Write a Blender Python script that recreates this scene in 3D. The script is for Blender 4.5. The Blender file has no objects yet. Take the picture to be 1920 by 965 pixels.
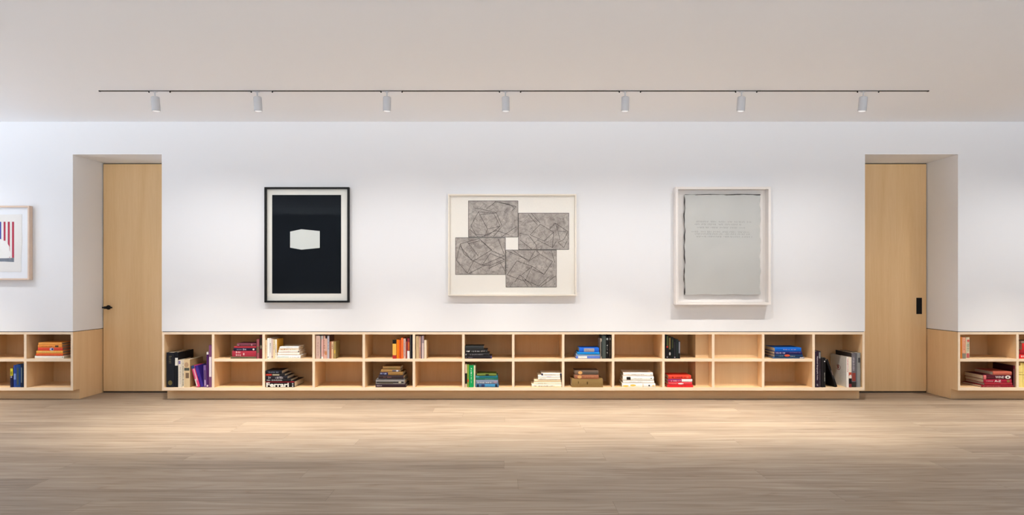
import bpy, bmesh, math, random
from mathutils import Vector, Matrix
rnd = random.Random(7)
C = bpy.context.scene.collection
sc = bpy.context.scene

# ------------------------------------------------------------------ camera
F, CX, HY, D, CAMZ = 1190.0, 950.0, 530.0, 7.0, 1.298
cam = bpy.data.cameras.new('camera'); camo = bpy.data.objects.new('camera', cam); C.objects.link(camo)
cam.sensor_width = 36.0; cam.lens = F / 1920 * 36.0
cam.shift_x = (960 - CX) / 1920; cam.shift_y = (HY - 482.5) / 1920
camo.location = (0, -D, CAMZ); camo.rotation_euler = (math.pi / 2, 0, 0)
sc.camera = camo
def X(px, y=0.0): return (px - CX) * (D + y) / F
def Z(py, y=0.0): return (HY - py) * (D + y) / F + CAMZ
CEIL = Z(228)
# ------------------------------------------------------------------ light levels
sc.view_settings.view_transform = 'Standard'; sc.view_settings.look = 'None'
sc.view_settings.gamma = 1.0; sc.view_settings.use_curve_mapping = False
sc.view_settings.exposure = 0.19
BEAM_COL, SPILL_COL, SPOT_TILT = (1.0, 0.92, 0.80), (1.0, 0.985, 0.965), 3.0
BEAM_W, BEAM_CONE, SPILL_W, SPILL_CONE = 310.0, 65.0, 41.0, 146.0
DAY_W = 15.0
w = bpy.data.worlds.new('room_world'); sc.world = w; w.use_nodes = True
bg = w.node_tree.nodes['Background']       # open side of the room behind the camera: added fill, bright below the horizon to light the ceiling, dim above
SKY_S, GROUND_FILL_S = 0.1, 5.2
_t = w.node_tree.nodes.new('ShaderNodeTexCoord'); _s = w.node_tree.nodes.new('ShaderNodeSeparateXYZ'); _r = w.node_tree.nodes.new('ShaderNodeValToRGB')
w.node_tree.links.new(_t.outputs['Generated'], _s.inputs[0]); w.node_tree.links.new(_s.outputs[2], _r.inputs[0])
w.node_tree.links.new(_r.outputs[0], bg.inputs[0]); bg.inputs[1].default_value = GROUND_FILL_S
_e = _r.color_ramp.elements; _e[0].position = 0.0; _e[0].color = (SKY_S / GROUND_FILL_S * .93, SKY_S / GROUND_FILL_S * .96, SKY_S / GROUND_FILL_S, 1)
_m = w.node_tree.nodes.new('ShaderNodeMath'); _m.operation = 'MULTIPLY'; _m.inputs[1].default_value = -1.0
w.node_tree.links.new(_s.outputs[2], _m.inputs[0]); w.node_tree.links.new(_m.outputs[0], _r.inputs[0])
_e[1].position = 0.25; _e[1].color = (.89, .945, 1.0, 1)
dl = bpy.data.lights.new('daylight', 'AREA'); dl.shape = 'RECTANGLE'; dl.size = 1.9; dl.size_y = 2.0
dl.energy = DAY_W; dl.color = (0.30, 0.58, 1.0)
dlo = bpy.data.objects.new('daylight', dl); C.objects.link(dlo)
dlo.location = (-7.75, -2.2, 1.75); dlo.rotation_euler = (0, -math.radians(124), 0)

# ------------------------------------------------------------------ materials
def lin(h):
    h = h.lstrip('#'); v = [int(h[i:i + 2], 16) / 255 for i in (0, 2, 4)]
    return tuple(x / 12.92 if x <= .04045 else ((x + .055) / 1.055) ** 2.4 for x in v) + (1,)
MC = {}
def newmat(name):
    m = bpy.data.materials.new(name); m.use_nodes = True
    nt = m.node_tree; return m, nt, nt.nodes['Principled BSDF']
def nd(nt, t, **kw):
    n = nt.nodes.new(t)
    for k, v in kw.items(): setattr(n, k, v)
    return n
def flat(hexc, rough=.55, metal=0.0, vary=.05, scale=60.0, spec=.4):
    key = (hexc, rough, metal, vary, scale, spec)
    if key in MC: return MC[key]
    m, nt, b = newmat('finish_' + hexc.strip('#'))
    no = nd(nt, 'ShaderNodeTexNoise'); no.inputs['Scale'].default_value = scale
    tc = nd(nt, 'ShaderNodeTexCoord'); nt.links.new(tc.outputs['Object'], no.inputs['Vector'])
    mx = nd(nt, 'ShaderNodeMix', data_type='RGBA')
    c = lin(hexc)
    mx.inputs[6].default_value = tuple(x * (1 - vary * 2) for x in c[:3]) + (1,)
    mx.inputs[7].default_value = tuple(min(1, x * (1 + vary * 2)) for x in c[:3]) + (1,)
    nt.links.new(no.outputs['Fac'], mx.inputs[0]); nt.links.new(mx.outputs[2], b.inputs['Base Color'])
    b.inputs['Roughness'].default_value = rough; b.inputs['Metallic'].default_value = metal
    b.inputs['Specular IOR Level'].default_value = spec
    MC[key] = m; return m
def paint(hexc, name):
    m, nt, b = newmat(name)
    b.inputs['Base Color'].default_value = lin(hexc); b.inputs['Roughness'].default_value = .85
    b.inputs['Specular IOR Level'].default_value = .2
    no = nd(nt, 'ShaderNodeTexNoise'); no.inputs['Scale'].default_value = 220
    bp = nd(nt, 'ShaderNodeBump'); bp.inputs['Strength'].default_value = .03; bp.inputs['Distance'].default_value = .002
    nt.links.new(no.outputs['Fac'], bp.inputs['Height']); nt.links.new(bp.outputs[0], b.inputs['Normal'])
    return m
def wood(name, c1, c2, axis='Z', rough=.5, fine=1.0):
    m, nt, b = newmat(name)
    tc = nd(nt, 'ShaderNodeTexCoord'); mp = nd(nt, 'ShaderNodeMapping')
    s = {'Z': (9, 9, .55), 'X': (.55, 9, 9)}[axis]
    mp.inputs['Scale'].default_value = s
    nt.links.new(tc.outputs['Object'], mp.inputs['Vector'])
    n1 = nd(nt, 'ShaderNodeTexNoise'); n1.inputs['Scale'].default_value = 1.0; n1.inputs['Detail'].default_value = 5; n1.inputs['Distortion'].default_value = .6
    n2 = nd(nt, 'ShaderNodeTexNoise'); n2.inputs['Scale'].default_value = 9.0 * fine; n2.inputs['Detail'].default_value = 4
    nt.links.new(mp.outputs[0], n1.inputs['Vector']); nt.links.new(mp.outputs[0], n2.inputs['Vector'])
    ad = nd(nt, 'ShaderNodeMix', data_type='FLOAT'); ad.inputs[0].default_value = .35
    nt.links.new(n1.outputs['Fac'], ad.inputs[2]); nt.links.new(n2.outputs['Fac'], ad.inputs[3])
    cr = nd(nt, 'ShaderNodeValToRGB'); cr.color_ramp.elements[0].position = .3; cr.color_ramp.elements[1].position = .7
    cr.color_ramp.elements[0].color = lin(c2); cr.color_ramp.elements[1].color = lin(c1)
    nt.links.new(ad.outputs[0], cr.inputs[0]); nt.links.new(cr.outputs[0], b.inputs['Base Color'])
    b.inputs['Roughness'].default_value = rough; b.inputs['Specular IOR Level'].default_value = .35
    return m
M_WALL = paint('#f0f1f4', 'white_wall_paint')
M_CEIL = paint('#f5f7fb', 'ceiling_paint')
M_PLY = wood('maple_ply', '#f1d0a3', '#e7c191', 'Z')
M_CASE = wood('pale_maple_casing', '#f0d4ac', '#e8c89e', 'Z')
M_PLYX = wood('maple_ply_horizontal', '#f1d0a3', '#e7c191', 'X')
M_EDGE_LIT = wood('maple_edge_lit', '#f5e2ca', '#eed6b8', 'X')  # front edges paler than the ply: light put into the colour
M_DOOR = wood('maple_door', '#f3d0a0', '#e9c28c', 'Z', .45)
M_BLACK = flat('#0b0b0c', .45, 0, .02, 60, .25)
M_GAP = flat('#3a342f', .8, 0, .02)
M_LAMP = flat('#c3c4c8', .45, 0, .01)
M_PAGE = flat('#d9cdb8', .8, 0, .04, 300)

def floor_mat():
    m, nt, b = newmat('oak_floor_boards')
    L = nt.links
    tc = nd(nt, 'ShaderNodeTexCoord'); sp = nd(nt, 'ShaderNodeSeparateXYZ'); L.new(tc.outputs['Object'], sp.inputs[0])
    def mth(op, a, b_=None, c_=None):
        n = nd(nt, 'ShaderNodeMath', operation=op)
        for i, v in enumerate((a, b_, c_)):
            if v is None: continue
            if isinstance(v, (int, float)): n.inputs[i].default_value = v
            else: L.new(v, n.inputs[i])
        return n.outputs[0]
    W, LEN = .215, 3.1
    ry = mth('DIVIDE', sp.outputs[1], W); row = mth('FLOOR', ry); fy = mth('FRACT', ry)
    wn = nd(nt, 'ShaderNodeTexWhiteNoise', noise_dimensions='1D'); L.new(row, wn.inputs['W'])
    rx = mth('ADD', mth('DIVIDE', sp.outputs[0], LEN), mth('MULTIPLY', wn.outputs[0], 7.3))
    col = mth('FLOOR', rx); fx = mth('FRACT', rx)
    cb = nd(nt, 'ShaderNodeCombineXYZ'); L.new(row, cb.inputs[0]); L.new(col, cb.inputs[1])
    w2 = nd(nt, 'ShaderNodeTexWhiteNoise', noise_dimensions='2D'); L.new(cb.outputs[0], w2.inputs['Vector'])
    # grain
    mp = nd(nt, 'ShaderNodeCombineXYZ')
    L.new(mth('ADD', mth('MULTIPLY', sp.outputs[0], .9), mth('MULTIPLY', w2.outputs[0], 40)), mp.inputs[0])
    L.new(mth('MULTIPLY', sp.outputs[1], 16), mp.inputs[1]); L.new(row, mp.inputs[2])
    n1 = nd(nt, 'ShaderNodeTexNoise'); n1.inputs['Scale'].default_value = 1.3; n1.inputs['Detail'].default_value = 7; n1.inputs['Distortion'].default_value = .9; n1.inputs['Roughness'].default_value = .6
    L.new(mp.outputs[0], n1.inputs['Vector'])
    wv = nd(nt, 'ShaderNodeTexNoise'); wv.inputs['Scale'].default_value = .55; wv.inputs['Detail'].default_value = 2; wv.inputs['Distortion'].default_value = .5
    L.new(mp.outputs[0], wv.inputs['Vector'])
    rings = mth('MULTIPLY', mth('ABSOLUTE', mth('SUBTRACT', mth('FRACT', mth('MULTIPLY', wv.outputs['Fac'], 9.0)), .5)), 2.0)
    cr = nd(nt, 'ShaderNodeValToRGB'); e = cr.color_ramp.elements
    e[0].position = .28; e[0].color = lin('#877666'); e[1].position = .66; e[1].color = lin('#a89a8a')
    L.new(n1.outputs['Fac'], cr.inputs[0])
    mr = nd(nt, 'ShaderNodeMix', data_type='RGBA', blend_type='MULTIPLY')
    L.new(mth('MULTIPLY', mth('POWER', rings, 3.0), .30), mr.inputs[0]); L.new(cr.outputs[0], mr.inputs[6]); mr.inputs[7].default_value = lin('#b89474')
    tone = nd(nt, 'ShaderNodeValToRGB'); t = tone.color_ramp.elements
    t[0].color = (.80, .77, .74, 1); t[1].color = (1.06, 1.04, 1.0, 1); L.new(w2.outputs[0], tone.inputs[0])
    mt = nd(nt, 'ShaderNodeMix', data_type='RGBA', blend_type='MULTIPLY'); mt.inputs[0].default_value = 1
    L.new(mr.outputs[2], mt.inputs[6]); L.new(tone.outputs[0], mt.inputs[7])
    seam = mth('MAXIMUM', mth('LESS_THAN', fy, .012), mth('LESS_THAN', fx, .0009))
    ms = nd(nt, 'ShaderNodeMix', data_type='RGBA', blend_type='MULTIPLY'); L.new(mth('MULTIPLY', seam, .35), ms.inputs[0])
    L.new(mt.outputs[2], ms.inputs[6]); ms.inputs[7].default_value = lin('#6b543f')
    L.new(ms.outputs[2], b.inputs['Base Color'])
    b.inputs['Roughness'].default_value = .5; b.inputs['Specular IOR Level'].default_value = .3
    return m
M_FLOOR = floor_mat()

def glass_mat():
    m = bpy.data.materials.new('picture_glass'); m.use_nodes = True; nt = m.node_tree; nt.nodes.clear()
    o = nd(nt, 'ShaderNodeOutputMaterial'); t = nd(nt, 'ShaderNodeBsdfTransparent'); g = nd(nt, 'ShaderNodeBsdfGlossy')
    g.inputs['Roughness'].default_value = .02
    lw = nd(nt, 'ShaderNodeLayerWeight'); pw = nd(nt, 'ShaderNodeMath', operation='POWER'); pw.inputs[1].default_value = 5
    fr = nd(nt, 'ShaderNodeMath', operation='MULTIPLY_ADD'); fr.inputs[1].default_value = .9; fr.inputs[2].default_value = .004
    nt.links.new(lw.outputs['Facing'], pw.inputs[0]); nt.links.new(pw.outputs[0], fr.inputs[0])
    mx = nd(nt, 'ShaderNodeMixShader'); nt.links.new(fr.outputs[0], mx.inputs[0]); nt.links.new(t.outputs[0], mx.inputs[1]); nt.links.new(g.outputs[0], mx.inputs[2])
    nt.links.new(mx.outputs[0], o.inputs[0]); return m
M_GLASS = glass_mat()

# ------------------------------------------------------------------ helpers
def bm_new(): return bmesh.new()
def box(bm, x0, x1, y0, y1, z0, z1):
    v = [bm.verts.new(p) for p in ((x0, y0, z0), (x1, y0, z0), (x1, y1, z0), (x0, y1, z0), (x0, y0, z1), (x1, y0, z1), (x1, y1, z1), (x0, y1, z1))]
    for f in ((0, 3, 2, 1), (4, 5, 6, 7), (0, 1, 5, 4), (1, 2, 6, 5), (2, 3, 7, 6), (3, 0, 4, 7)): bm.faces.new([v[i] for i in f])
def prism_y(bm, pts, y0, y1):
    a = [bm.verts.new((x, y0, z)) for x, z in pts]; b = [bm.verts.new((x, y1, z)) for x, z in pts]
    n = len(pts); bm.faces.new(a); bm.faces.new(b[::-1])
    for i in range(n): bm.faces.new((a[i], b[i], b[(i + 1) % n], a[(i + 1) % n]))
def cyl(bm, p0, p1, r0, r1=None, n=28, bevel=0):
    r1 = r0 if r1 is None else r1
    p0 = Vector(p0); p1 = Vector(p1); ax = (p1 - p0); L = ax.length; ax.normalize()
    q = ax.to_track_quat('Z', 'Y')
    prof = [(0, 0), (max(r0 - bevel, .0001), 0), (r0, bevel), (r1, L - bevel), (max(r1 - bevel, .0001), L), (0, L)]
    if not bevel: prof = [(0, 0), (r0, 0), (r1, L), (0, L)]
    rings = []
    for r, h in prof:
        if r == 0: rings.append([bm.verts.new(p0 + q @ Vector((0, 0, h)))])
        else: rings.append([bm.verts.new(p0 + q @ Vector((r * math.cos(2 * math.pi * k / n), r * math.sin(2 * math.pi * k / n), h))) for k in range(n)])
    for a, b in zip(rings, rings[1:]):
        for k in range(n):
            k2 = (k + 1) % n
            if len(a) == 1: bm.faces.new((a[0], b[k2], b[k]))
            elif len(b) == 1: bm.faces.new((a[k], a[k2], b[0]))
            else: bm.faces.new((a[k], a[k2], b[k2], b[k]))
def obj(name, bm, mat, parent=None, bevel=0, smooth=False, origin=None):
    bmesh.ops.recalc_face_normals(bm, faces=bm.faces)
    if origin is not None:
        for v in bm.verts: v.co -= Vector(origin)
    me = bpy.data.meshes.new(name); bm.to_mesh(me); bm.free()
    me.materials.append(mat)
    if smooth:
        for p in me.polygons: p.use_smooth = True
    o = bpy.data.objects.new(name, me); C.objects.link(o)
    if origin is not None: o.location = origin
    if parent: o.parent = parent
    if bevel:
        b = o.modifiers.new('edge', 'BEVEL'); b.width = bevel; b.segments = 2; b.limit_method = 'ANGLE'
    if smooth:
        b = o.modifiers.new('split', 'EDGE_SPLIT'); b.split_angle = math.radians(40)
    return o
def struct(name, bm, mat, **k):
    o = obj(name, bm, mat, **k)
    if not k.get('parent'): o['kind'] = 'structure'
    return o
def thing(name, label, cat, loc=(0, 0, 0), group=None):
    n = len(label.replace(',', '').split()); assert 4 <= n <= 16, (n, label)
    o = bpy.data.objects.new(name, None); C.objects.link(o); o.location = loc; o.empty_display_size = .05
    o['label'] = label; o['category'] = cat
    if group: o['group'] = group
    return o

# ------------------------------------------------------------------ room shell
XL, XR, YB, YD = -7.7, 8.4, .72, .50     # side walls, back of the rear wall, door plane
CAB = Z(622.3); HEAD = Z(289.3)
a0, a1 = X(136.6), X(303.3); b0, b1 = X(1621.8), X(1796.3)
bm = bm_new(); box(bm, XL, XR, -9.5, YB, -.12, 0); struct('floor', bm, M_FLOOR)
bm = bm_new(); box(bm, XL, XR, -9.5, YB, CEIL, CEIL + .15); struct('ceiling', bm, M_CEIL)
bm = bm_new()
GZ = CAB + .007
for p, q in ((XL, a0), (a1, b0), (b1, XR)): box(bm, p, q, 0, YD + .06, GZ, HEAD)
box(bm, XL, XR, 0, YD + .06, HEAD, CEIL)
box(bm, XL, XR, YD + .06, YB, 0, CEIL)
struct('wall_back', bm, M_WALL)
# dark strip colouring in the thin shadow gap between plaster and joinery
bm = bm_new()
for p, q in ((XL, a0 - .008), (a1 + .008, b0 - .008), (b1 + .008, XR)): box(bm, p, q, .008, YD + .05, CAB, GZ)
struct('shadow_gap_1', bm, M_GAP)
# left wall with a window opening, right wall
wy0, wy1, wz0, wz1 = -3.2, -1.2, .7, 2.8
bm = bm_new()
for (y0, y1, z0, z1) in ((-9.5, wy0, 0, CEIL), (wy1, YB, 0, CEIL), (wy0, wy1, 0, wz0), (wy0, wy1, wz1, CEIL)): box(bm, XL - .15, XL, y0, y1, z0, z1)
struct('wall_left', bm, M_WALL)
bm = bm_new(); box(bm, XR, XR + .15, -9.5, YB, 0, CEIL); struct('wall_right', bm, M_WALL)
bm = bm_new()
for (y0, y1, z0, z1) in ((wy0, wy0 + .05, wz0, wz1), (wy1 - .05, wy1, wz0, wz1), (wy0 + .05, wy1 - .05, wz0, wz0 + .05), (wy0 + .05, wy1 - .05, wz1 - .05, wz1)): box(bm, XL - .03, XL - .005, y0, y1, z0, z1)
struct('window_1', bm, M_LAMP)

# ------------------------------------------------------------------ doors
def door(name, xa, xb, hx, kind):
    gap = .011
    top = HEAD
    bm = bm_new(); box(bm, xa + gap, xb - gap, YD + .012, YD + .052, .016, top - gap)
    d = struct(name, bm, M_DOOR, bevel=.001, origin=((xa + xb) / 2, YD + .03, 0))
    def ch(n, bmm, mat, **k):
        o = obj(n, bmm, mat, origin=((xa + xb) / 2, YD + .03, 0), **k); o.parent = d; o.location = (0, 0, 0); return o
    # dark strips filling the gap round the leaf, coloured as its shade
    bm = bm_new()
    for p in ((xa + .0005, xa + gap - .001), (xb - gap + .001, xb - .0005)): box(bm, p[0], p[1], YD + .03, YD + .055, .0, top)
    box(bm, xa, xb, YD + .03, YD + .055, top - gap + .001, top - .0005)
    box(bm, xa + gap, xb - gap, YD + .03, YD + .05, .0005, .014)
    ch('door_gap_shade', bm, M_GAP)
    hz = Z(576, YD) if kind == 'lever' else Z(573.5, YD)
    if kind == 'lever':
        x = X(203, YD); bm = bm_new()
        cyl(bm, (x, YD + .012, hz), (x, YD - .004, hz), .026, .026, 28, .002)
        cyl(bm, (x, YD - .004, hz), (x, YD - .052, hz), .011)
        ch('rose', bm, M_BLACK, smooth=True)
        bm = bm_new()
        cyl(bm, (x - .042, YD - .048, hz), (x + .075, YD - .048, hz), .0095, .0095, 20, .003)
        cyl(bm, (x - .016, YD - .048, hz), (x + .016, YD - .048, hz), .016, .016, 20, .002)
        ch('lever_handle', bm, M_BLACK, smooth=True)
    else:
        x0, x1, z0, z1 = X(1719.3, YD), X(1729.6, YD), Z(588.5, YD), Z(558, YD)
        bm = bm_new(); t = .006
        for q in ((x0, x0 + t, z0, z1), (x1 - t, x1, z0, z1), (x0 + t, x1 - t, z0, z0 + t), (x0 + t, x1 - t, z1 - t, z1)): box(bm, q[0], q[1], YD + .0085, YD + .0125, q[2], q[3])
        box(bm, x0 + t, x1 - t, YD + .0105, YD + .0122, z0 + t, z1 - t)
        cyl(bm, ((x0 + x1) / 2, YD + .0106, z1 - .035), ((x0 + x1) / 2, YD + .008, z1 - .035), .008)
        ch('flush_pull', bm, M_BLACK)
    return d
door('door_1', a0, a1, 0, 'lever')
door('door_2', b0, b1, 0, 'pull')

# ------------------------------------------------------------------ bookcases
SD = .42                       # inner shelf depth
Z_TOP, Z_TOPB = CAB, Z(626.6)
Z_MID, Z_MIDB = Z(672.3), Z(677.4)
Z_BOT, Z_BOTB = Z(726.2), Z(731.8)
KICK = .11
def bookcase(label, x0, x1, divs, shelves, sides, casing=()):
    cx = (x0 + x1) / 2; t = thing('bookcase', label, 'bookcase', (cx, 0, 0), 'built-in maple bookcases along the wall')
    def part(n, bmm, mat, **k):
        o = obj(n, bmm, mat, origin=(cx, 0, 0), **k); o.location = (0, 0, 0); o.parent = t; return o
    E = .0012
    dh = X(950 + 2.3)  # half divider
    def board(n, xa, xb, z0, z1, y1=SD):
        bm = bm_new(); box(bm, xa, xb, .006, y1, z0, z1); p = part(n, bm, M_PLYX)
        bm = bm_new(); box(bm, xa, xb, 0, .006, z0, z1)
        e = obj('lit_front_edge', bm, M_EDGE_LIT, origin=(cx, 0, 0)); e.location = (0, 0, 0); e.parent = p
    def upright(n, xa, xb, z0, z1, y1=SD):
        bm = bm_new(); box(bm, xa, xb, .006, y1, z0, z1); p = part(n, bm, M_PLY)
        bm = bm_new(); box(bm, xa, xb, 0, .006, z0, z1)
        e = obj('lit_front_edge', bm, M_EDGE_LIT, origin=(cx, 0, 0)); e.location = (0, 0, 0); e.parent = p
    pan = .024
    xi0, xi1 = x0 + pan, x1 - pan
    board('top_panel', xi0, xi1, Z_TOPB, Z_TOP); board('bottom_panel', xi0, xi1, Z_BOTB, Z_BOT)
    for i, (xa, s) in enumerate(((x0, 'L'), (x1, 'R'))):
        p, q = (xa, xi0) if s == 'L' else (xi1, xa)
        upright('side_panel', p, q, Z_BOTB, Z_TOP)
    edges = [xi0] + [d for d in divs] + [xi1]
    for d in divs: upright('divider', d - dh, d + dh, Z_BOT, Z_TOPB)
    for i in range(len(edges) - 1):
        if not shelves[i]: continue
        p = edges[i] + (dh if i else 0); q = edges[i + 1] - (dh if i < len(edges) - 2 else 0)
        board('shelf', p, q, Z_MIDB, Z_MID)
    bm = bm_new(); box(bm, xi0, xi1, SD, SD + .012, Z_BOT, Z_TOPB); part('back_panel', bm, M_PLY)
    for p, q, z0, z1 in casing:      # boxed-out column behind shallow compartments
        bm = bm_new(); box(bm, p, q, .125, SD - .001, z0 + .0003, z1 - .0003); part('column_casing', bm, M_CASE)
    # plinth, set back from the front
    bm = bm_new(); box(bm, x0, x1, KICK, KICK + .02, 0, Z_BOTB); part('plinth', bm, M_PLYX)
    for s in sides:            # finished cheek lining the door recess
        xa = x0 if s == 'L' else x1
        bm = bm_new()
        p, q = (xa - .0, xa + .02) if s == 'L' else (xa - .02, xa)
        box(bm, p, q, KICK + .02, YD + .055, 0, Z_BOTB)
        box(bm, p, q, SD, YD + .055, Z_BOTB, Z_TOP)
        part('cheek_panel', bm, M_PLY)
    return t
DIV = [399.5, 494.2, 588, 682, 776, 868.8, 962.3, 1056, 1149.6, 1244, 1337.3, 1431, 1525.5]
bookcase('long low maple bookcase of fourteen bays running between the two doors', a1 + .003, b0 - .003, [X(d) for d in DIV], [0] + [1] * 12 + [0], 'LR',
    [(p, q, z0, z1) for p, q in ((X(1304, .125), X(1337.3 - 2.4)), (X(1337.3 + 2.4), X(1431 - 2.4))) for z0, z1 in ((Z_BOT, Z_MIDB), (Z_MID, Z_TOPB))])
bookcase('low maple bookcase cut by the left edge, holding orange and blue books', XL + .01, a0, [X(v) for v in (-234, -140, -46, 47.2)], [1] * 5, 'R')
bookcase('low maple bookcase cut by the right edge, holding red and yellow books', b1, XR - .01, [X(v) for v in (1908, 2010, 2110, 2210)], [1] * 5, 'L')

# ------------------------------------------------------------------ track and spotlights
TY = -1.13
def XT(px): return X(px, TY)
SC = F / (D + TY)
t = thing('lighting_track', 'long thin dark lighting track running across the white ceiling', 'lighting track', (0, TY, CEIL))
bm = bm_new(); box(bm, XT(187), XT(1740), -.006, .006, -.007, 0); obj('rail', bm, M_GAP, t)
for x in (187, 1740):
    bm = bm_new(); box(bm, XT(x) - .006, XT(x) + .006, -.008, .008, -.009, 0); obj('end_cap', bm, M_BLACK, t)
def lamp_light(loc, parent):
    for wt, cone, colr in ((BEAM_W, BEAM_CONE, BEAM_COL), (SPILL_W, SPILL_CONE, SPILL_COL)):
        L = bpy.data.lights.new('spot_light', 'SPOT'); L.energy = wt; L.color = colr
        L.spot_size = math.radians(cone); L.spot_blend = 1.0; L.shadow_soft_size = .03
        lo = bpy.data.objects.new('spot_light', L); C.objects.link(lo); lo.parent = parent
        lo.location = loc; lo.rotation_euler = (math.radians(SPOT_TILT), 0, 0)
names = ['leftmost track spotlight, near the left end of the dark rail', 'white track spotlight hanging between left door and black picture',
         'white track spotlight hanging just right of the black picture', 'middle one of the seven white track spotlights, above the grey etching',
         'white track spotlight hanging between etching and text picture', 'white track spotlight hanging just right of the text picture',
         'rightmost track spotlight, above the right door recess']
for i, px in enumerate((290.5, 482.3, 725.5, 947.6, 1172.3, 1390.3, 1618.8)):
    s = thing('track_spotlight', names[i], 'spotlight', (XT(px), TY, CEIL), 'white spotlights on the ceiling track')
    d0, d1 = -11 / SC, 28.5 / SC
    bm = bm_new(); box(bm, d0, d1, -.009, .009, -.0085, -.0075 + .0005); box(bm, -.02, .02, -.011, .011, -.013, -.0072)
    ad = obj('adapter', bm, M_LAMP, s, bevel=.0005)
    for d in (d0, d1):
        bm = bm_new(); cyl(bm, (d, -.001, -.0085), (d, -.001, -.019), .007, .005, 16); obj('latch', bm, M_BLACK, ad, smooth=True)
    bm = bm_new(); cyl(bm, (0, 0, -.012), (0, 0, -.060), .006, .006, 16); obj('stem', bm, M_LAMP, s, smooth=True)
    # body leaning a little towards the wall
    tilt = math.radians(5); turn = math.radians((-2, -2, 1.5, -1, 1, 2, 3)[i])
    R = Matrix.Rotation(turn, 3, 'Y') @ Matrix.Rotation(tilt, 3, 'X')
    top = Vector((.001, 0, -.056)); ax = R @ Vector((0, 0, -1)); bot = top + ax * .132
    bm = bm_new()
    n = 36; q = R
    prof = [(0, 0), (.028, 0), (.0345, .004), (.0365, .010), (.0365, .130), (.0345, .132), (.031, .132), (.030, .118), (0, .118)]
    rings = []
    for r, h in prof:
        if r == 0: rings.append([bm.verts.new(top + q @ Vector((0, 0, -h)))])
        else: rings.append([bm.verts.new(top + q @ Vector((r * math.cos(2 * math.pi * k / n), r * math.sin(2 * math.pi * k / n), -h))) for k in range(n)])
    for a, b in zip(rings, rings[1:]):
        for k in range(n):
            k2 = (k + 1) % n
            if len(a) == 1: bm.faces.new((a[0], b[k2], b[k]))
            elif len(b) == 1: bm.faces.new((a[k], a[k2], b[0]))
            else: bm.faces.new((a[k], a[k2], b[k2], b[k]))
    obj('lamp_body', bm, M_LAMP, s, smooth=True)
    m, nt, b_ = newmat('lens_glow') if i == 0 else (M_LENS, None, None)
    if i == 0:
        M_LENS = m; b_.inputs['Emission Color'].default_value = (1, .93, .85, 1); b_.inputs['Emission Strength'].default_value = 2.5
    bm = bm_new(); c = top + ax * .1165; cyl(bm, c, c + ax * .003, .0295, .0295, 28); obj('lens', bm, M_LENS, s, smooth=True)
    lamp_light(bot + ax * .012, s)
# added lamps without fixtures, as from further tracks beyond both edges of the view
for px in (-420, -240, 2050, 2270): lamp_light((XT(px), TY, CEIL - .2), None)

# ------------------------------------------------------------------ pictures
def frame_pic(label, x0, x1, y0, y1, depth, rail, frame_mat, mat_mat, group='framed works on the white wall', recess=.6):
    """outer frame front rectangle in photo pixels; depth = how far it stands off the wall"""
    yf = -depth
    X0, X1, Z0, Z1 = X(x0, yf), X(x1, yf), Z(y1, yf), Z(y0, yf)
    t = thing('framed_picture', label, 'picture', ((X0 + X1) / 2, 0, Z0), group)
    o = Vector(((X0 + X1) / 2, 0, Z0))
    W = (X1 - X0) / 2; H = Z1 - Z0
    bm = bm_new()
    box(bm, -W, W, yf, -.002, H - rail, H); box(bm, -W, W, yf, -.002, 0, rail)
    box(bm, -W, -W + rail, yf, -.002, rail, H - rail); box(bm, W - rail, W, yf, -.002, rail, H - rail)
    obj('frame', bm, frame_mat, t, bevel=.001)
    yb = yf * (1 - recess)
    bm = bm_new(); box(bm, -W + rail + .0005, W - rail - .0005, yb, yb + .006, rail + .0005, H - rail - .0005)
    obj('mount_board', bm, mat_mat, t)
    bm = bm_new(); box(bm, -W + rail + .0005, W - rail - .0005, yf + .004, yf + .006, rail + .0005, H - rail - .0005)
    obj('glass', bm, M_GLASS, t)
    return t, o, yb, W, H, yf
def quad_plate(bm, o, y, pts_px, th=.0015):
    prism_y(bm, [(X(px, y) - o.x, Z(py, y) - o.z) for px, py in pts_px], y - th, y)
def stroke(bm, o, y, p, q, wpx, th=.0005):
    a = Vector((X(p[0], y) - o.x, Z(p[1], y) - o.z)); b = Vector((X(q[0], y) - o.x, Z(q[1], y) - o.z))
    d = (b - a)
    if d.length < 1e-6: return
    n = Vector((-d.y, d.x)).normalized() * (wpx / 340)
    prism_y(bm, [(a + n)[:], (b + n)[:], (b - n)[:], (a - n)[:]], y - th, y)

# 1. black picture
t, o, yb, W, H, yf = frame_pic('tall picture with a black sheet and pale hexagon in black frame', 495.5, 654.3, 350.5, 566.8, .045, .019, M_BLACK, flat('#f4f3ec', .8, 0, .01), recess=.75)
bm = bm_new(); quad_plate(bm, o, yb, [(510.3, 365.3), (639.6, 365.3), (639.6, 550), (510.3, 550)]); pr = obj('black_print', bm, flat('#151a20', .8, 0, .12, 3, .08), t)
bm = bm_new(); quad_plate(bm, o, yb - .0015, [(544, 434), (565, 429.5), (599.5, 433), (599.5, 464.5), (565, 467.8), (544, 464)], .0008); obj('pale_shape', bm, flat('#d9dedb', .7, 0, .02, 8), pr)

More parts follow.
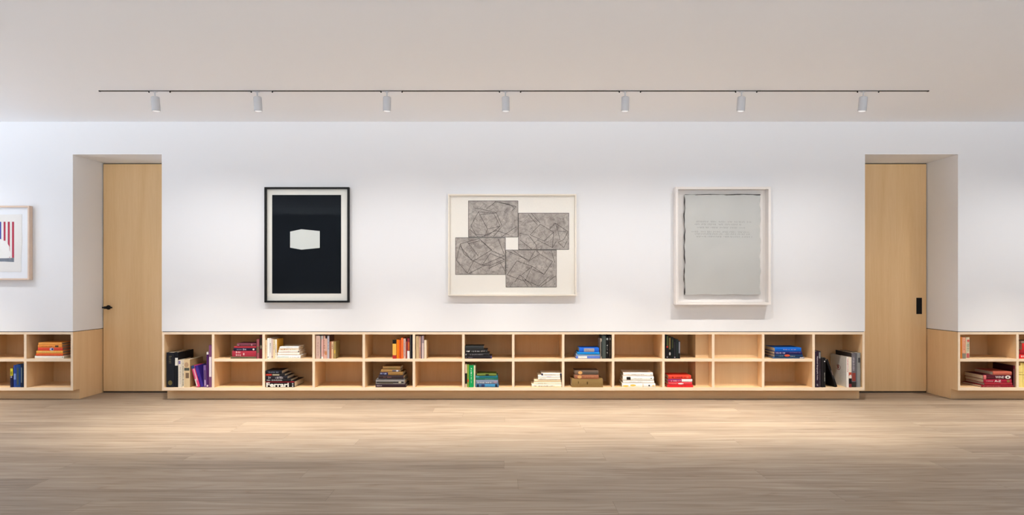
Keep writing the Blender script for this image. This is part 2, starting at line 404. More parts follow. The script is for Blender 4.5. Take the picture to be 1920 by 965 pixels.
# 2. grey four-plate etching
t, o, yb, W, H, yf = frame_pic('wide picture of four grey etched plates round a white square', 840, 1081, 363.5, 554.5, .055, .017, flat('#f1e9dc', .5, 0, .01), flat('#f4f0e8', .8, 0, .01), recess=.55)
def etch_mat():
    m, nt, b = newmat('etched_grey'); L = nt.links
    tc = nd(nt, 'ShaderNodeTexCoord')
    n1 = nd(nt, 'ShaderNodeTexNoise'); n1.inputs['Scale'].default_value = 9; n1.inputs['Detail'].default_value = 8; n1.inputs['Distortion'].default_value = 1.6; n1.inputs['Roughness'].default_value = .7
    L.new(tc.outputs['Object'], n1.inputs['Vector'])
    v = nd(nt, 'ShaderNodeTexVoronoi', feature='DISTANCE_TO_EDGE'); v.inputs['Scale'].default_value = 11
    n3 = nd(nt, 'ShaderNodeTexNoise'); n3.inputs['Scale'].default_value = 14; n3.inputs['Detail'].default_value = 3
    L.new(tc.outputs['Object'], n3.inputs['Vector'])
    va = nd(nt, 'ShaderNodeMix', data_type='VECTOR'); va.inputs[0].default_value = .12
    L.new(tc.outputs['Object'], va.inputs[4]); L.new(n3.outputs['Color'], va.inputs[5]); L.new(va.outputs[1], v.inputs['Vector'])
    cr = nd(nt, 'ShaderNodeValToRGB'); e = cr.color_ramp.elements
    e[0].position = .33; e[0].color = lin('#8d8580'); e[1].position = .62; e[1].color = lin('#beb7b0')
    L.new(n1.outputs['Fac'], cr.inputs[0])
    c2 = nd(nt, 'ShaderNodeValToRGB'); e = c2.color_ramp.elements
    e[0].position = 0; e[0].color = (.35, .34, .33, 1); e[1].position = .03; e[1].color = (1, 1, 1, 1)
    L.new(v.outputs['Distance'], c2.inputs[0])
    mx = nd(nt, 'ShaderNodeMix', data_type='RGBA', blend_type='MULTIPLY'); mx.inputs[0].default_value = .55
    L.new(cr.outputs[0], mx.inputs[6]); L.new(c2.outputs[0], mx.inputs[7]); L.new(mx.outputs[2], b.inputs['Base Color'])
    b.inputs['Roughness'].default_value = .8
    return m
M_ETCH = etch_mat(); M_INK = flat('#47423f', .8, 0, .05); M_INK2 = flat('#7b746f', .8, 0, .05)
plates = [((878, 376), (971.5, 444.5)), ((971.8, 399), (1066.8, 467.8)), ((853.8, 445.2), (947.8, 514.6)), ((948.3, 468.3), (1043.6, 538.3))]
lines = [
 [((883, 423), (897, 397), (925, 399), (938, 424), (915, 441), (892, 439), (883, 423)), ((897, 397), (914, 429), (938, 424)), ((901, 402), (931, 399)), ((914, 429), (909, 444)), ((890, 390), (900, 391), (931, 399), (941, 423)),
  ((912, 391), (930, 378), (968, 387), (960, 395)), ((930, 378), (955, 383), (964, 389)), ((925, 444), (941, 424)), ((881, 430), (896, 444)), ((903, 444), (930, 432), (955, 440)), ((940, 444), (968, 425))],
 [((994, 440), (1013, 420), (1038, 435), (1020, 452), (994, 440)), ((1031, 429), (1041, 418), (1065, 434), (1057, 449), (1047, 454)), ((1038, 435), (1036, 463)), ((1007, 449), (1036, 464), (1043, 452)), ((992, 442), (1006, 460), (1006, 467)),
  ((1047, 433), (1062, 434)), ((1047, 455), (1057, 464), (1063, 452)), ((1041, 418), (1046, 432), (1050, 450)), ((974, 437), (992, 441)), ((996, 400), (1013, 418)), ((990, 401), (1008, 422)), ((975, 450), (997, 467))],
 [((856, 488), (863, 457), (898, 447), (922, 468), (888, 489), (870, 476), (863, 457)), ((856, 488), (876, 512), (888, 489)), ((888, 489), (904, 497), (947, 479)), ((904, 497), (919, 475), (946, 486), (920, 497), (904, 497)), ((878, 513), (912, 496)),
  ((901, 450), (922, 470), (946, 480)), ((876, 453), (897, 480)), ((862, 460), (886, 490)), ((938, 492), (947, 508)), ((934, 447), (946, 478)), ((878, 457), (900, 451)), ((917, 503), (946, 489))],
 [((951, 515), (969, 489), (998, 499), (1020, 514), (1036, 490), (1012, 476), (993, 488), (951, 470)), ((951, 515), (984, 527), (998, 499)), ((960, 468), (991, 490), (1003, 470)), ((983, 524), (1010, 536), (1030, 518)), ((998, 499), (978, 515)),
  ((1012, 476), (1006, 470)), ((1020, 514), (1000, 505)), ((1014, 537), (1042, 517)), ((1034, 470), (1040, 492)), ((990, 537), (978, 520)), ((998, 535), (975, 515), (965, 528))]]
for (p, q), ls in zip(plates, lines):
    bm = bm_new(); quad_plate(bm, o, yb, [(p[0], p[1]), (q[0], p[1]), (q[0], q[1]), (p[0], q[1])]); pl = obj('etched_plate', bm, M_ETCH, t)
    bm = bm_new(); y = yb - .0015
    for l in ls:
        for u, v in zip(l, l[1:]): stroke(bm, o, y, u, v, .75)
    c = [(p[0] + .3, p[1] + .3), (q[0] - .3, p[1] + .3), (q[0] - .3, q[1] - .3), (p[0] + .3, q[1] - .3)]
    for k in range(4): stroke(bm, o, y, c[k], c[(k + 1) % 4], .8)
    obj('ink_lines', bm, M_INK, pl)
    bm = bm_new()
    for k in range(34):
        ax_, ay = rnd.uniform(p[0] + 3, q[0] - 3), rnd.uniform(p[1] + 3, q[1] - 3); an = rnd.choice((.5, -.6, 1.1, -1.2, 2.3)) + rnd.uniform(-.2, .2); ln = rnd.uniform(5, 20)
        bx = min(max(ax_ + ln * math.cos(an), p[0] + 1), q[0] - 1); by = min(max(ay + ln * math.sin(an), p[1] + 1), q[1] - 1)
        stroke(bm, o, y, (ax_, ay), (bx, by), .45, .0003)
    obj('faint_lines', bm, M_INK2, pl)

# 3. grey crumpled sheet in deep white box frame
t, o, yb, W, H, yf = frame_pic('tall picture of a puckered grey sheet in a deep white frame', 1267, 1445.5, 350, 571, .095, .026, flat('#efeae6', .5, 0, .01), flat('#f3eeea', .8, 0, .01), recess=.85)
yS = yb - .034
def lump_sheet(px0, px1, py0, py1, y, thick):
    bm = bm_new(); nx, nz = 40, 54; g = []
    for j in range(nz + 1):
        r = []
        for i in range(nx + 1):
            u, v = i / nx, j / nz
            px = px0 + (px1 - px0) * u; py = py1 + (py0 - py1) * v
            if i in (0, nx): px += .7 * math.sin(v * 23 + i) + .5 * math.sin(v * 61)
            if j in (0, nz): py += .5 * math.sin(u * 17 + j) + .3 * math.sin(u * 47)
            e = min(u, 1 - u, v, 1 - v)
            bulge = -.010 * (1 - math.exp(-e * 14)) + .0012 * math.sin(u * 9 + v * 5) * math.sin(v * 11)
            bulge += .0012 * math.exp(-e * 30) * math.sin((u + v) * 60)
            r.append(bm.verts.new((X(px, y) - o.x, y + bulge, Z(py, y) - o.z)))
        g.append(r)
    for j in range(nz):
        for i in range(nx): bm.faces.new((g[j][i], g[j][i + 1], g[j + 1][i + 1], g[j + 1][i]))
    # skirt back to the board
    rim = [g[0][i] for i in range(nx + 1)] + [g[j][nx] for j in range(1, nz + 1)] + [g[nz][i] for i in range(nx - 1, -1, -1)] + [g[j][0] for j in range(nz - 1, 0, -1)]
    bk = [bm.verts.new((v.co.x, y + thick, v.co.z)) for v in rim]
    for k in range(len(rim)): bm.faces.new((rim[k], bk[k], bk[(k + 1) % len(rim)], rim[(k + 1) % len(rim)]))
    return bm
bm = lump_sheet(1284.3, 1425.3, 365.5, 552, yS, .014)
sh = obj('grey_sheet', bm, flat('#c6c7c4', .6, 0, .03, 4), t, smooth=True)
bm = bm_new(); yk = yS + .006
prev = None
for k in range(60):
    v = k / 59; xx = 1283.4 + .6 * math.sin(v * 21) + .5 * math.sin(v * 57); p = (xx, 365 + 187.5 * v)
    if prev: stroke(bm, o, yk, prev, p, 1.6 + .9 * math.sin(v * 33), .004)
    prev = p
prev = None
for k in range(50):
    v = k / 49; p = (1284 + 141.5 * v, 364.9 + .3 * math.sin(v * 15))
    if prev: stroke(bm, o, yk, prev, p, 1.0 + 1.0 * v, .004)
    prev = p
obj('dark_torn_edge', bm, flat('#3b3836', .7, 0, .1), sh)
bm = bm_new(); y = yS - .0105
for row, (yy, x0_, x1_) in enumerate(((415, 1306, 1410), (420, 1303, 1390), (426, 1308, 1396), (434, 1297, 1404), (438, 1303, 1405), (443, 1306, 1410))):
    px = x0_
    while px < x1_:
        wlen = rnd.uniform(6, 16)
        q = px
        while q < min(px + wlen, x1_):
            s = rnd.choice(((0, -1.5, 0, 1.5), (-.7, 1.4, .7, -1.4), (-.8, 0, .8, .2), (0, -1.4, .9, 1.2)))
            stroke(bm, o, y - .0006, (q + s[0], yy + s[1] + .02 * (q - 1300) * .5), (q + s[2], yy + s[3] + .02 * (q - 1300) * .5), .45, .0006); q += 2.3
        px += wlen + rnd.uniform(2, 5)
obj('ink_marks', bm, flat('#8f9190', .8, 0, .05), sh)

# 4. picture cut by the left edge
t, o, yb, W, H, yf = frame_pic('picture of red and white stripes in pale wood frame, left edge', -118, 54.5, 385.5, 524.5, .055, .017, wood('pale_frame_wood', '#e6d0bf', '#dcc2ad', 'X'), flat('#eef1f6', .8, 0, .01), recess=.45)
bm = bm_new(); quad_plate(bm, o, yb, [(-98, 404), (41.5, 401.5), (41, 430), (42, 452), (39.8, 480), (40, 509.5), (-98, 509)], .003); pp = obj('paper_sheet', bm, flat('#e9e7e4', .8, 0, .02), t)
y2 = yb - .003
bm = bm_new()
for a, b, yt, ybm in ((6.8, 10.4, 415.5, 451), (14.6, 18.4, 415.5, 483), (22.6, 26.4, 415.5, 483), (-1.4, 2.0, 452, 456)): quad_plate(bm, o, y2, [(a, yt), (b, yt), (b, ybm), (a, ybm)], .0006)
obj('red_stripes', bm, flat('#b8384f', .8, 0, .05), pp)
bm = bm_new(); quad_plate(bm, o, y2, [(-80, 415.5), (2.3, 415.5), (2.3, 448), (-80, 448)], .0006); obj('blue_field', bm, flat('#4350a8', .8, 0, .08), pp)
bm = bm_new(); quad_plate(bm, o, y2 - .0006, [(-80, 446), (2, 449), (10, 452), (14, 456), (17.5, 462), (18, 470), (21, 476), (17, 483), (-80, 484)], .0006); obj('white_shape', bm, flat('#f0efec', .8, 0, .02), pp)
bm = bm_new(); quad_plate(bm, o, y2 - .0006, [(-80, 484), (12, 484), (26.4, 483), (26.2, 491), (8, 490), (-80, 491)], .0006); obj('grey_band', bm, flat('#7d8490', .8, 0, .15, 40), pp)

# ------------------------------------------------------------------ books
def text_mesh(body, u0, u1, v0, v1, turn, mat, bold=0.0):
    cu = bpy.data.curves.new('lettering', 'FONT'); cu.body = body; cu.offset = bold; cu.resolution_u = 3
    o = bpy.data.objects.new('tmp', cu); C.objects.link(o)
    dg = bpy.context.evaluated_depsgraph_get(); me = bpy.data.meshes.new_from_object(o.evaluated_get(dg))
    bpy.data.objects.remove(o); bpy.data.curves.remove(cu)
    if turn: me.transform(Matrix.Rotation(-math.pi / 2, 4, 'Z'))
    xs = [v.co.x for v in me.vertices]; ys = [v.co.y for v in me.vertices]
    mx, Mx, my, My = min(xs), max(xs), min(ys), max(ys)
    for v in me.vertices:
        a = (v.co.x - mx) / (Mx - mx); b = (v.co.y - my) / (My - my)
        v.co = (u0 + (u1 - u0) * a, 0, v0 + (v1 - v0) * b)
    me.materials.append(mat); return me
def pale(h):       # the lighter cloth and paper covers
    v = [int(h[i:i + 2], 16) for i in (1, 3, 5)]
    if max(v) < 170: return h
    return '#%02x%02x%02x' % tuple(min(246, int(c * 1.07)) for c in v)
_h = X(952.3); _p = .024
BAYS = []
for _ed in ([a1 + .003 + _p - _h] + [X(d) for d in DIV] + [b0 - .003 - _p + _h], [X(47.2), a0 - _p + _h], [X(-46), X(47.2)], [b1 + _p - _h, X(1908), X(2010)]):
    BAYS += [(u + _h, v - _h) for u, v in zip(_ed, _ed[1:])]
def book(x0, x1, z0, z1, lying, depth, col, label, feats=(), yf=.012, lean=0, yaw=0, group=None, page='#d9cdb8', side=None, soft=False):
    """face rectangle in metres; feats in photo pixels relative to the face rectangle, 0..1"""
    if not lean:
        pad = .0015 + abs(yaw) * depth
        x0, x1 = x0, x1
        for lo, hi in BAYS:
            if lo < (x0 + x1) / 2 < hi or lo < x0 < hi - .02:
                if x0 < lo + pad: x0 = lo + pad
                if x1 > hi - pad and x0 < hi - .3: x1 = hi - pad
                elif x1 > hi - pad: x1 = hi - pad
    W, Hh = x1 - x0, z1 - z0
    col = pale(col); side = pale(side) if side else None
    th = Hh if lying else W; ln = W if lying else Hh
    if lean:
        # the spine leans sideways and rests on its lower corner
        zc = z0 + th / 2 * math.sin(abs(lean))
    else: zc = z0
    t = thing('book', label, 'book', ((x0 + x1) / 2, yf, zc), group)
    if lean: t.rotation_euler[1] = lean
    if yaw: t.rotation_euler[2] = yaw
    def M(a, b, c):   # a across thickness (-th/2..th/2), c along length (0..ln)
        return (c - ln / 2, b, a + th / 2) if lying else (a, b, c)
    bt = min(.003, th * .16); bulge = min(.004, th * .12) if not soft else .0006
    n = 6
    prof = [(-th / 2, depth)]
    fr = [(-th / 2 + th * k / n, -bulge * (1 - (2 * k / n - 1) ** 2)) for k in range(n + 1)]
    prof += fr + [(th / 2, depth), (th / 2 - bt, depth), (th / 2 - bt, .004), (-th / 2 + bt, .004), (-th / 2 + bt, depth)]
    bm = bm_new()
    A = [bm.verts.new(M(a, b, 0)) for a, b in prof]; B = [bm.verts.new(M(a, b, ln)) for a, b in prof]
    m_ = len(prof)
    for k in range(m_): bm.faces.new((A[k], A[(k + 1) % m_], B[(k + 1) % m_], B[k]))
    bm.faces.new(A); bm.faces.new(B[::-1])
    obj('cover', bm, flat(side or col, .55, 0, .05, 60, .2), t)
    ins = 0.0 if soft else .0035
    bm = bm_new()
    p, q = M(-th / 2 + bt + .0001, .0045, ins + .0005), M(th / 2 - bt - .0001, depth - ins - .001, ln - ins - .0005)
    box(bm, min(p[0], q[0]), max(p[0], q[0]), p[1], q[1], min(p[2], q[2]), max(p[2], q[2]))
    obj('pages', bm, flat(page, .85, 0, .06, 200), t)
    fs = list(feats)
    if side: fs = [('band', 0, 1, 0, 1, col)] + fs
    if soft is not True or fs: pass
    off = .0005
    for f in fs:
        kind, u0, u1, v0, v1, fc = f[:6]; extra = f[6:] 
        ua, ub, va, vb = -W / 2 + W * u0, -W / 2 + W * u1, Hh * v0, Hh * v1
        def yy(u, v):
            s = (2 * v / Hh - 1) if lying else (2 * u / W)
            return -bulge * (1 - s * s) - off
        mt = flat(fc, .55, 0, .03, 60, .2)
        if kind in ('band', 'disc'):
            bm = bm_new(); g = []
            N = 6
            if kind == 'band':
                for j in range(N + 1):
                    g.append([bm.verts.new((ua + (ub - ua) * i / N, yy(ua + (ub - ua) * i / N, va + (vb - va) * j / N), va + (vb - va) * j / N)) for i in range(N + 1)])
                for j in range(N):
                    for i in range(N): bm.faces.new((g[j][i], g[j][i + 1], g[j + 1][i + 1], g[j + 1][i]))
            else:
                cu_, cv_ = (ua + ub) / 2, (va + vb) / 2
                ring = [(cu_ + (ub - ua) / 2 * math.cos(k * math.pi / 8), cv_ + (vb - va) / 2 * math.sin(k * math.pi / 8)) for k in range(16)]
                bm.faces.new([bm.verts.new((u, -bulge - off, v)) for u, v in ring])
            obj('spine_label' if kind == 'band' else 'emblem', bm, mt, t)
            off += .0003
        elif kind == 'ink':       # unreadable lettering: rows of small marks
            bm = bm_new()
            along = (ub - ua) if lying else (vb - va); ac = (vb - va) if lying else (ub - ua)
            step = max(.0028, ac * .55); s = 0
            r2 = random.Random(int(u0 * 100) + int(along * 10000))
            while s < along - step * .6:
                if r2.random() < .84:
                    wd = step * r2.uniform(.35, .75); h0 = r2.uniform(0, .22); h1 = r2.uniform(.7, 1)
                    if lying: r_ = (ua + s, ua + s + wd, va + ac * h0, va + ac * h1)
                    else: r_ = (ua + ac * h0, ua + ac * h1, vb - s - wd, vb - s)
                    bm.faces.new([bm.verts.new((a, -bulge - off, b)) for a, b in ((r_[0], r_[2]), (r_[1], r_[2]), (r_[1], r_[3]), (r_[0], r_[3]))])
                s += step
            if bm.faces: obj('lettering', bm, mt, t)
            else: bm.free()
        elif kind == 'text':
            me = text_mesh(extra[0], ua, ub, va, vb, not lying, mt, extra[1] if len(extra) > 1 else 0)
            for v in me.vertices: v.co.y = -bulge - off - .0002
            o = bpy.data.objects.new('lettering', me); C.objects.link(o); o.parent = t
    return t
ORD = ['', 'bottom', 'second from bottom', 'third from bottom', 'fourth from bottom', 'fifth from bottom', 'sixth from bottom']
def stack(name, group, zb, items, yf=.012, yaw=0):
    """items bottom-up: (px0, px1, thickness_px, depth, colour, description, feats, opts)"""
    z = zb; n = len(items)
    for i, it in enumerate(items):
        px0, px1, tp, dep, col, desc = it[:6]; fe = it[6] if len(it) > 6 else (); op = it[7] if len(it) > 7 else {}
        pos = 'top' if i == n - 1 else ORD[i + 1]
        y = op.pop('yf', yf + rnd.uniform(0, .008)); h = tp / 170
        book(X(px0, .016), X(px1, .016), z, z + h - .0003, True, dep, col, f'{desc}, {pos} of {name}', fe, y, 0, op.pop('yaw', yaw + rnd.uniform(-.008, .008)), group, **op)
        z += h
def row(name, group, zb, items, yf=.012):
    """standing books left to right: (px0, px1, top_py, depth, colour, full label, feats, opts)"""
    for it in items:
        px0, px1, ty, dep, col, lab = it[:6]; fe = it[6] if len(it) > 6 else (); op = dict(it[7]) if len(it) > 7 else {}
        y = op.pop('yf', yf + rnd.uniform(0, .01))
        book(X(px0, .016) + .0004, X(px1, .016) - .0004, zb, Z(ty, y), False, dep, col, lab, fe, y, op.pop('lean', 0), 0, group, **op)
B_, M_ = Z_BOT + .0002, Z_MID + .0002
# --- bay 1 (tall, beside the left door)
G = 'books in the tall bay beside the left door'
row('', G, B_, [
 (312, 326.3, 660.5, .33, '#1b1d26', 'thick black volume with gold seal, far left of left tall bay', [('disc', .22, .78, .06, .2, '#6a5f38'), ('ink', .3, .7, .62, .95, '#5a5644'), ('ink', .15, .85, .66, .74, '#4c4a40')]),
 (326.6, 334, 660, .34, '#15161d', 'black book with a white label near the top of its spine', [('band', .2, .9, .62, .84, '#e3dfd6')]),
 (334.3, 341, 674.5, .27, '#d6cdbf', 'off-white book with purple patch atop its spine in left tall bay', [('band', .1, .7, .85, .97, '#8577a8'), ('ink', .55, .8, .1, .75, '#9c948a')]),
 (341.2, 345, 675, .27, '#ddd3c0', 'thin cream book with black upright lettering in left tall bay', [('ink', .3, .8, .05, .95, '#3a3430')]),
 (345.2, 356.4, 673.5, .3, '#cdb68f', 'beige book with dark collage patches on spine in left tall bay', [('band', .05, .9, .6, .7, '#4d5048'), ('band', .3, .85, .33, .52, '#7a6450'), ('disc', .1, .8, .72, .9, '#b89878')], dict(side='#ab9068')),
 (368.8, 375, 684.5, .19, '#d24672', 'leaning pink book with white and navy spine in left tall bay', [('band', 0, 1, .86, 1, '#2f4778'), ('band', 0, .45, .05, .38, '#e8dcd8'), ('band', .5, .85, .3, .85, '#d9a8b8')], dict(lean=-.27)),
 (375.6, 381.3, 684.5, .2, '#3d2a86', 'leaning deep violet blue book in left tall bay', [('band', .1, .5, .5, .9, '#4a3aa0')], dict(lean=-.27)),
 (382.2, 387.2, 684.5, .21, '#7d5c9c', 'lilac book with pale spine panel beside tall purple books', [('band', .2, .8, .35, .78, '#5a4468'), ('band', .25, .8, .08, .33, '#b8a0c8')], dict(lean=-.03)),
 (387.4, 391.3, 659.5, .22, '#4a1e5c', 'narrow dark purple book with white ends in left tall bay', [('band', 0, 1, .93, 1, '#e6dcdc'), ('band', .1, .9, .02, .07, '#d8c8cc')]),
 (391.7, 397.8, 646.5, .26, '#7c4c74', 'tallest purple book with long white spine label, left tall bay', [('band', .12, .82, .25, .72, '#e9dfe4')]),
])
# --- bay 2 upper
G = 'red books in the second bay'
stack('dark red stack', G, M_, [
 (432.5, 480.3, 3.7, .2, '#66604a', 'thin olive grey book', [('ink', .1, .7, .3, .6, '#3c4a2c')]),
 (435.5, 480.5, 11, .2, '#a93344', 'thick crimson book with pale lettering', [('ink', .08, .12, .2, .8, '#e3c3c3'), ('ink', .16, .40, .55, .95, '#e3c3c3'), ('ink', .16, .40, .1, .45, '#e3c3c3'), ('ink', .46, .57, .2, .8, '#dcb0b0'), ('ink', .85, .92, .2, .6, '#d08088')]),
 (438.3, 480.2, 5.3, .19, '#1c1733', 'navy book with white dot', [('ink', .14, .38, .25, .7, '#8c8aa0'), ('ink', .42, .6, .2, .8, '#b8b6c4'), ('disc', .85, .94, .2, .85, '#ece6e0')]),
 (438.8, 480.3, 3, .2, '#b83440', 'thin bright red book', []),
 (444.5, 480, 5.8, .18, '#713645', 'plum book with pale lettering', [('ink', .02, .13, .2, .6, '#d8b8b8'), ('ink', .2, .7, .3, .5, '#9c6470'), ('disc', .74, .82, .2, .8, '#b08088')]),
])
row('', G, M_, [
 (481.3, 486.2, 635.6, .2, '#955058', 'dusty pink standing book right beside the dark red stack', [('band', 0, 1, .3, .62, '#6a5c4a')]),
 (486.5, 491.6, 628.5, .2, '#5f2229', 'tall dark maroon standing book against the bay divider', [('band', .1, .9, .4, .9, '#2a2722'), ('disc', .2, .9, .42, .58, '#78705c')]),
])
# --- bay 3 upper
G = 'white books in the third bay'
row('', G, M_, [
 (497.2, 500.6, 637, .19, '#dcc6a4', 'peach coloured thin book leftmost of the white upright books', [('ink', .3, .7, .3, .7, '#b89c78')]),
 (500.9, 504.8, 633.8, .2, '#e8e6e1', 'bright white thin book with dark dot low on spine', [('disc', .25, .75, .05, .1, '#3a3a44')]),
 (505, 508.7, 633.8, .2, '#d8d6d4', 'pale grey thin book with dark upright lettering', [('ink', .3, .75, .3, .76, '#4c4c58')]),
 (508.9, 512.1, 635, .2, '#cbb7ac', 'pinkish thin book between grey and cream upright books', [('disc', .25, .75, .06, .13, '#6a5a5a')]),
 (512.3, 515.8, 636, .19, '#d8c8a0', 'cream thin book with speckled spine among white upright books', [('ink', .25, .75, .4, .95, '#b8a468')]),
 (516, 519.3, 636, .2, '#e5ddcf', 'white spined book with yellow cover, right of upright white books', [('ink', .25, .75, .2, .75, '#4a4458')], dict(side='#d7a53a')),
])
stack('white stack in third bay', G, M_, [
 (519.8, 563.5, 6.2, .22, '#e9ece6', 'white book with pale blue spine', [('band', .02, .5, .3, .8, '#cfdcd8'), ('ink', .55, .8, .3, .6, '#c2c4b8'), ('band', .9, .92, .3, .6, '#8a8a88')]),
 (520.5, 561.5, 5.2, .21, '#ecdfd2', 'cream book', [('ink', .1, .9, .3, .5, '#dcc3b8')]),
 (522, 561, 4.2, .21, '#e8dcd4', 'pinkish white book', [('ink', .25, .6, .25, .7, '#d2b4b8'), ('disc', .95, 1, .1, .9, '#5a5050')]),
 (523, 560, 3.6, .21, '#e4d2bb', 'cream book with orange lettering', [('ink', .08, .5, .2, .8, '#b8743c'), ('ink', .56, .85, .2, .7, '#a8a488')]),
 (524.5, 560, 3.2, .2, '#efe6e0', 'thin white book', [('ink', .35, .7, .3, .6, '#a8a4b4')]),
])
# --- bay 3 lower
G = 'black books in the third bay'
stack('black stack, third bay', G, B_, [
 (497, 552, 11, .33, '#161213', 'black book lettered Ferrari with red cover', [('band', 0, 1, .86, 1, '#a8242c'), ('text', .03, .81, .06, .82, '#f0ece4', 'Ferrari', .03), ('disc', .92, .97, .1, .35, '#c8c8c8'), ('disc', .92, .97, .45, .75, '#b0b0b0')]),
 (497.5, 545.5, 4.6, .25, '#1a1a1e', 'black book with grey lettering', [('ink', .06, .7, .15, .85, '#a19a98')]),
 (497.5, 539, 5.6, .24, '#201e26', 'black book with large grey lettering', [('ink', .14, .84, .05, .9, '#aaa4aa')]),
 (498, 534, 4.2, .23, '#191719', 'black book with red and beige spine panels', [('band', .02, .32, .1, .9, '#b03428'), ('band', .36, .72, .15, .85, '#a39a84')]),
 (498, 528.5, 6, .22, '#14141c', 'black book with bluish lettering', [('ink', .12, .8, .25, .75, '#6c7688')]),
])
# --- bay 4 upper
G = 'pinkish books in the fourth bay'
row('', G, M_, [
 (592.3, 600.4, 628.8, .18, '#c3a79b', 'wide pinkish beige book leftmost in the fourth bay', [('ink', .4, .7, .1, .85, '#a8807a')]),
 (600.6, 602.4, 629, .18, '#85827c', 'very thin grey book in the fourth bay', []),
 (602.6, 606.2, 629, .18, '#d2a39c', 'rose book with white foot in the fourth bay', [('band', 0, 1, 0, .09, '#ece4dc'), ('band', 0, 1, .85, 1, '#b9b2ae')]),
 (606.4, 613.3, 629, .19, '#cba394', 'salmon mottled book with dark corners in the fourth bay', [('band', .55, 1, .88, 1, '#2e2020'), ('disc', .4, .95, .15, .34, '#c88658'), ('ink', .1, .5, .2, .8, '#a87468')]),
 (613.5, 617.4, 629, .2, '#b5b2ba', 'grey blue book with brown cover in the fourth bay', [('ink', .3, .8, .4, .9, '#6a7a94')], dict(side='#6b4a3a')),
 (617.7, 621.4, 640, .16, '#a3694f', 'short reddish brown book in the fourth bay', []),
 (621.6, 625.4, 640, .16, '#d2b08c', 'short cream book with dark lettering in the fourth bay', [('ink', .25, .75, .55, .85, '#4c443c'), ('band', 0, 1, 0, .35, '#dcb890')]),
 (625.6, 629.5, 640, .17, '#a08b55', 'short olive book with black cover art, right end of fourth bay', [('band', .1, .9, .3, .5, '#c8a84c')], dict(side='#8c7a4c')),
])
# --- bay 5 upper
G = 'orange books in the fifth bay'
row('', G, M_, [
 (736, 743.1, 636.2, .17, '#d9a94e', 'yellow book with black top and red foot in fifth bay', [('band', 0, 1, .78, 1, '#161414'), ('band', 0, 1, 0, .18, '#b53030')]),
 (743.5, 748.2, 636.3, .17, '#f07c1c', 'bright orange book next to the yellow one', []),
 (748.4, 751.6, 637, .17, '#cf5422', 'burnt orange thin book in the middle of orange books', []),
 (751.8, 756, 633, .18, '#ee6a2e', 'tallest orange book in the fifth bay', [('band', .2, .45, .05, .95, '#f08a50')]),
 (756.3, 760.8, 634.5, .18, '#c8aaa0', 'pale pink grey book beside the orange books', [('ink', .3, .7, .1, .9, '#a08484')]),
 (761, 763.2, 640, .17, '#94382c', 'thin brick red book in the fifth bay', []),
 (763.4, 768.2, 634, .18, '#8c343c', 'maroon book with orange panel and white foot in fifth bay', [('band', .3, .95, .42, .82, '#c86434'), ('band', 0, 1, 0, .38, '#ebe8ea')]),
 (768.5, 771, 629, .19, '#3e3c3e', 'charcoal thin book near the divider of the fifth bay', [('ink', .3, .7, .3, .9, '#6a6a68')]),
 (771.2, 773.6, 628.6, .19, '#15162c', 'navy black book against the right side of fifth bay', []),
])
# --- bay 5 lower
G = 'stacked books in the fifth bay'
stack('mixed stack, fifth bay', G, B_, [
 (704.3, 761, 5.7, .26, '#2e1b24', 'dark plum book with grey lettering', [('ink', .03, .24, .3, .75, '#b4a4ac')], dict(page='#a89c8c')),
 (704.6, 758.5, 8, .25, '#8d8885', 'silver grey book with black band', [('band', .03, .97, .35, .62, '#161318'), ('disc', .79, .89, .2, .7, '#b0a894'), ('band', .12, .6, .2, .45, '#605648')]),
 (706, 757.5, 2.6, .24, '#6f6e72', 'thin mid grey book', [('ink', .3, .4, .3, .7, '#a8a8b0')]),
 (709.8, 757, 6.2, .23, '#35292c', 'dark brown book with reddish lettering', [('ink', .2, .52, .3, .65, '#8c5c58')]),
 (712.3, 755.5, 6, .22, '#94703f', 'tan book with navy label', [('band', 0, .35, .05, .95, '#1b1c4c'), ('ink', .03, .3, .3, .75, '#c4c8dc')]),
 (714.5, 750.5, 4.8, .2, '#a07b48', 'tan book with grey figures', [('band', .58, .96, .15, .85, '#5c5862'), ('disc', .78, .9, .2, .8, '#c8c8d0')]),
 (717.8, 750.8, 5.8, .19, '#8d6a3e', 'brown book with faint green marks', [('ink', .3, .8, .3, .7, '#6c6c40')]),
])
# --- bay 6 upper
G = 'beige books in the sixth bay'
row('', G, M_, [
 (779.7, 785.6, 629.2, .17, '#c0a884', 'wide beige book leftmost in the sixth bay', [('ink', .4, .7, .5, .9, '#a48c68')]),
 (785.8, 788.9, 629.6, .17, '#cba18e', 'salmon thin book in the sixth bay', [('ink', .3, .7, .1, .5, '#a87868')]),
 (789, 790.6, 629.6, .17, '#6c5860', 'very thin mauve book in the sixth bay', []),
 (790.8, 795, 629.2, .18, '#c3b0ae', 'pale grey pink book with tan cover in the sixth bay', [('band', .1, .9, .68, .98, '#9c8890')], dict(side='#9a7040')),
 (795.4, 799.8, 637.2, .17, '#dccab0', 'shorter cream book with green mark on cover, sixth bay', [], dict(side='#b99d74')),
])
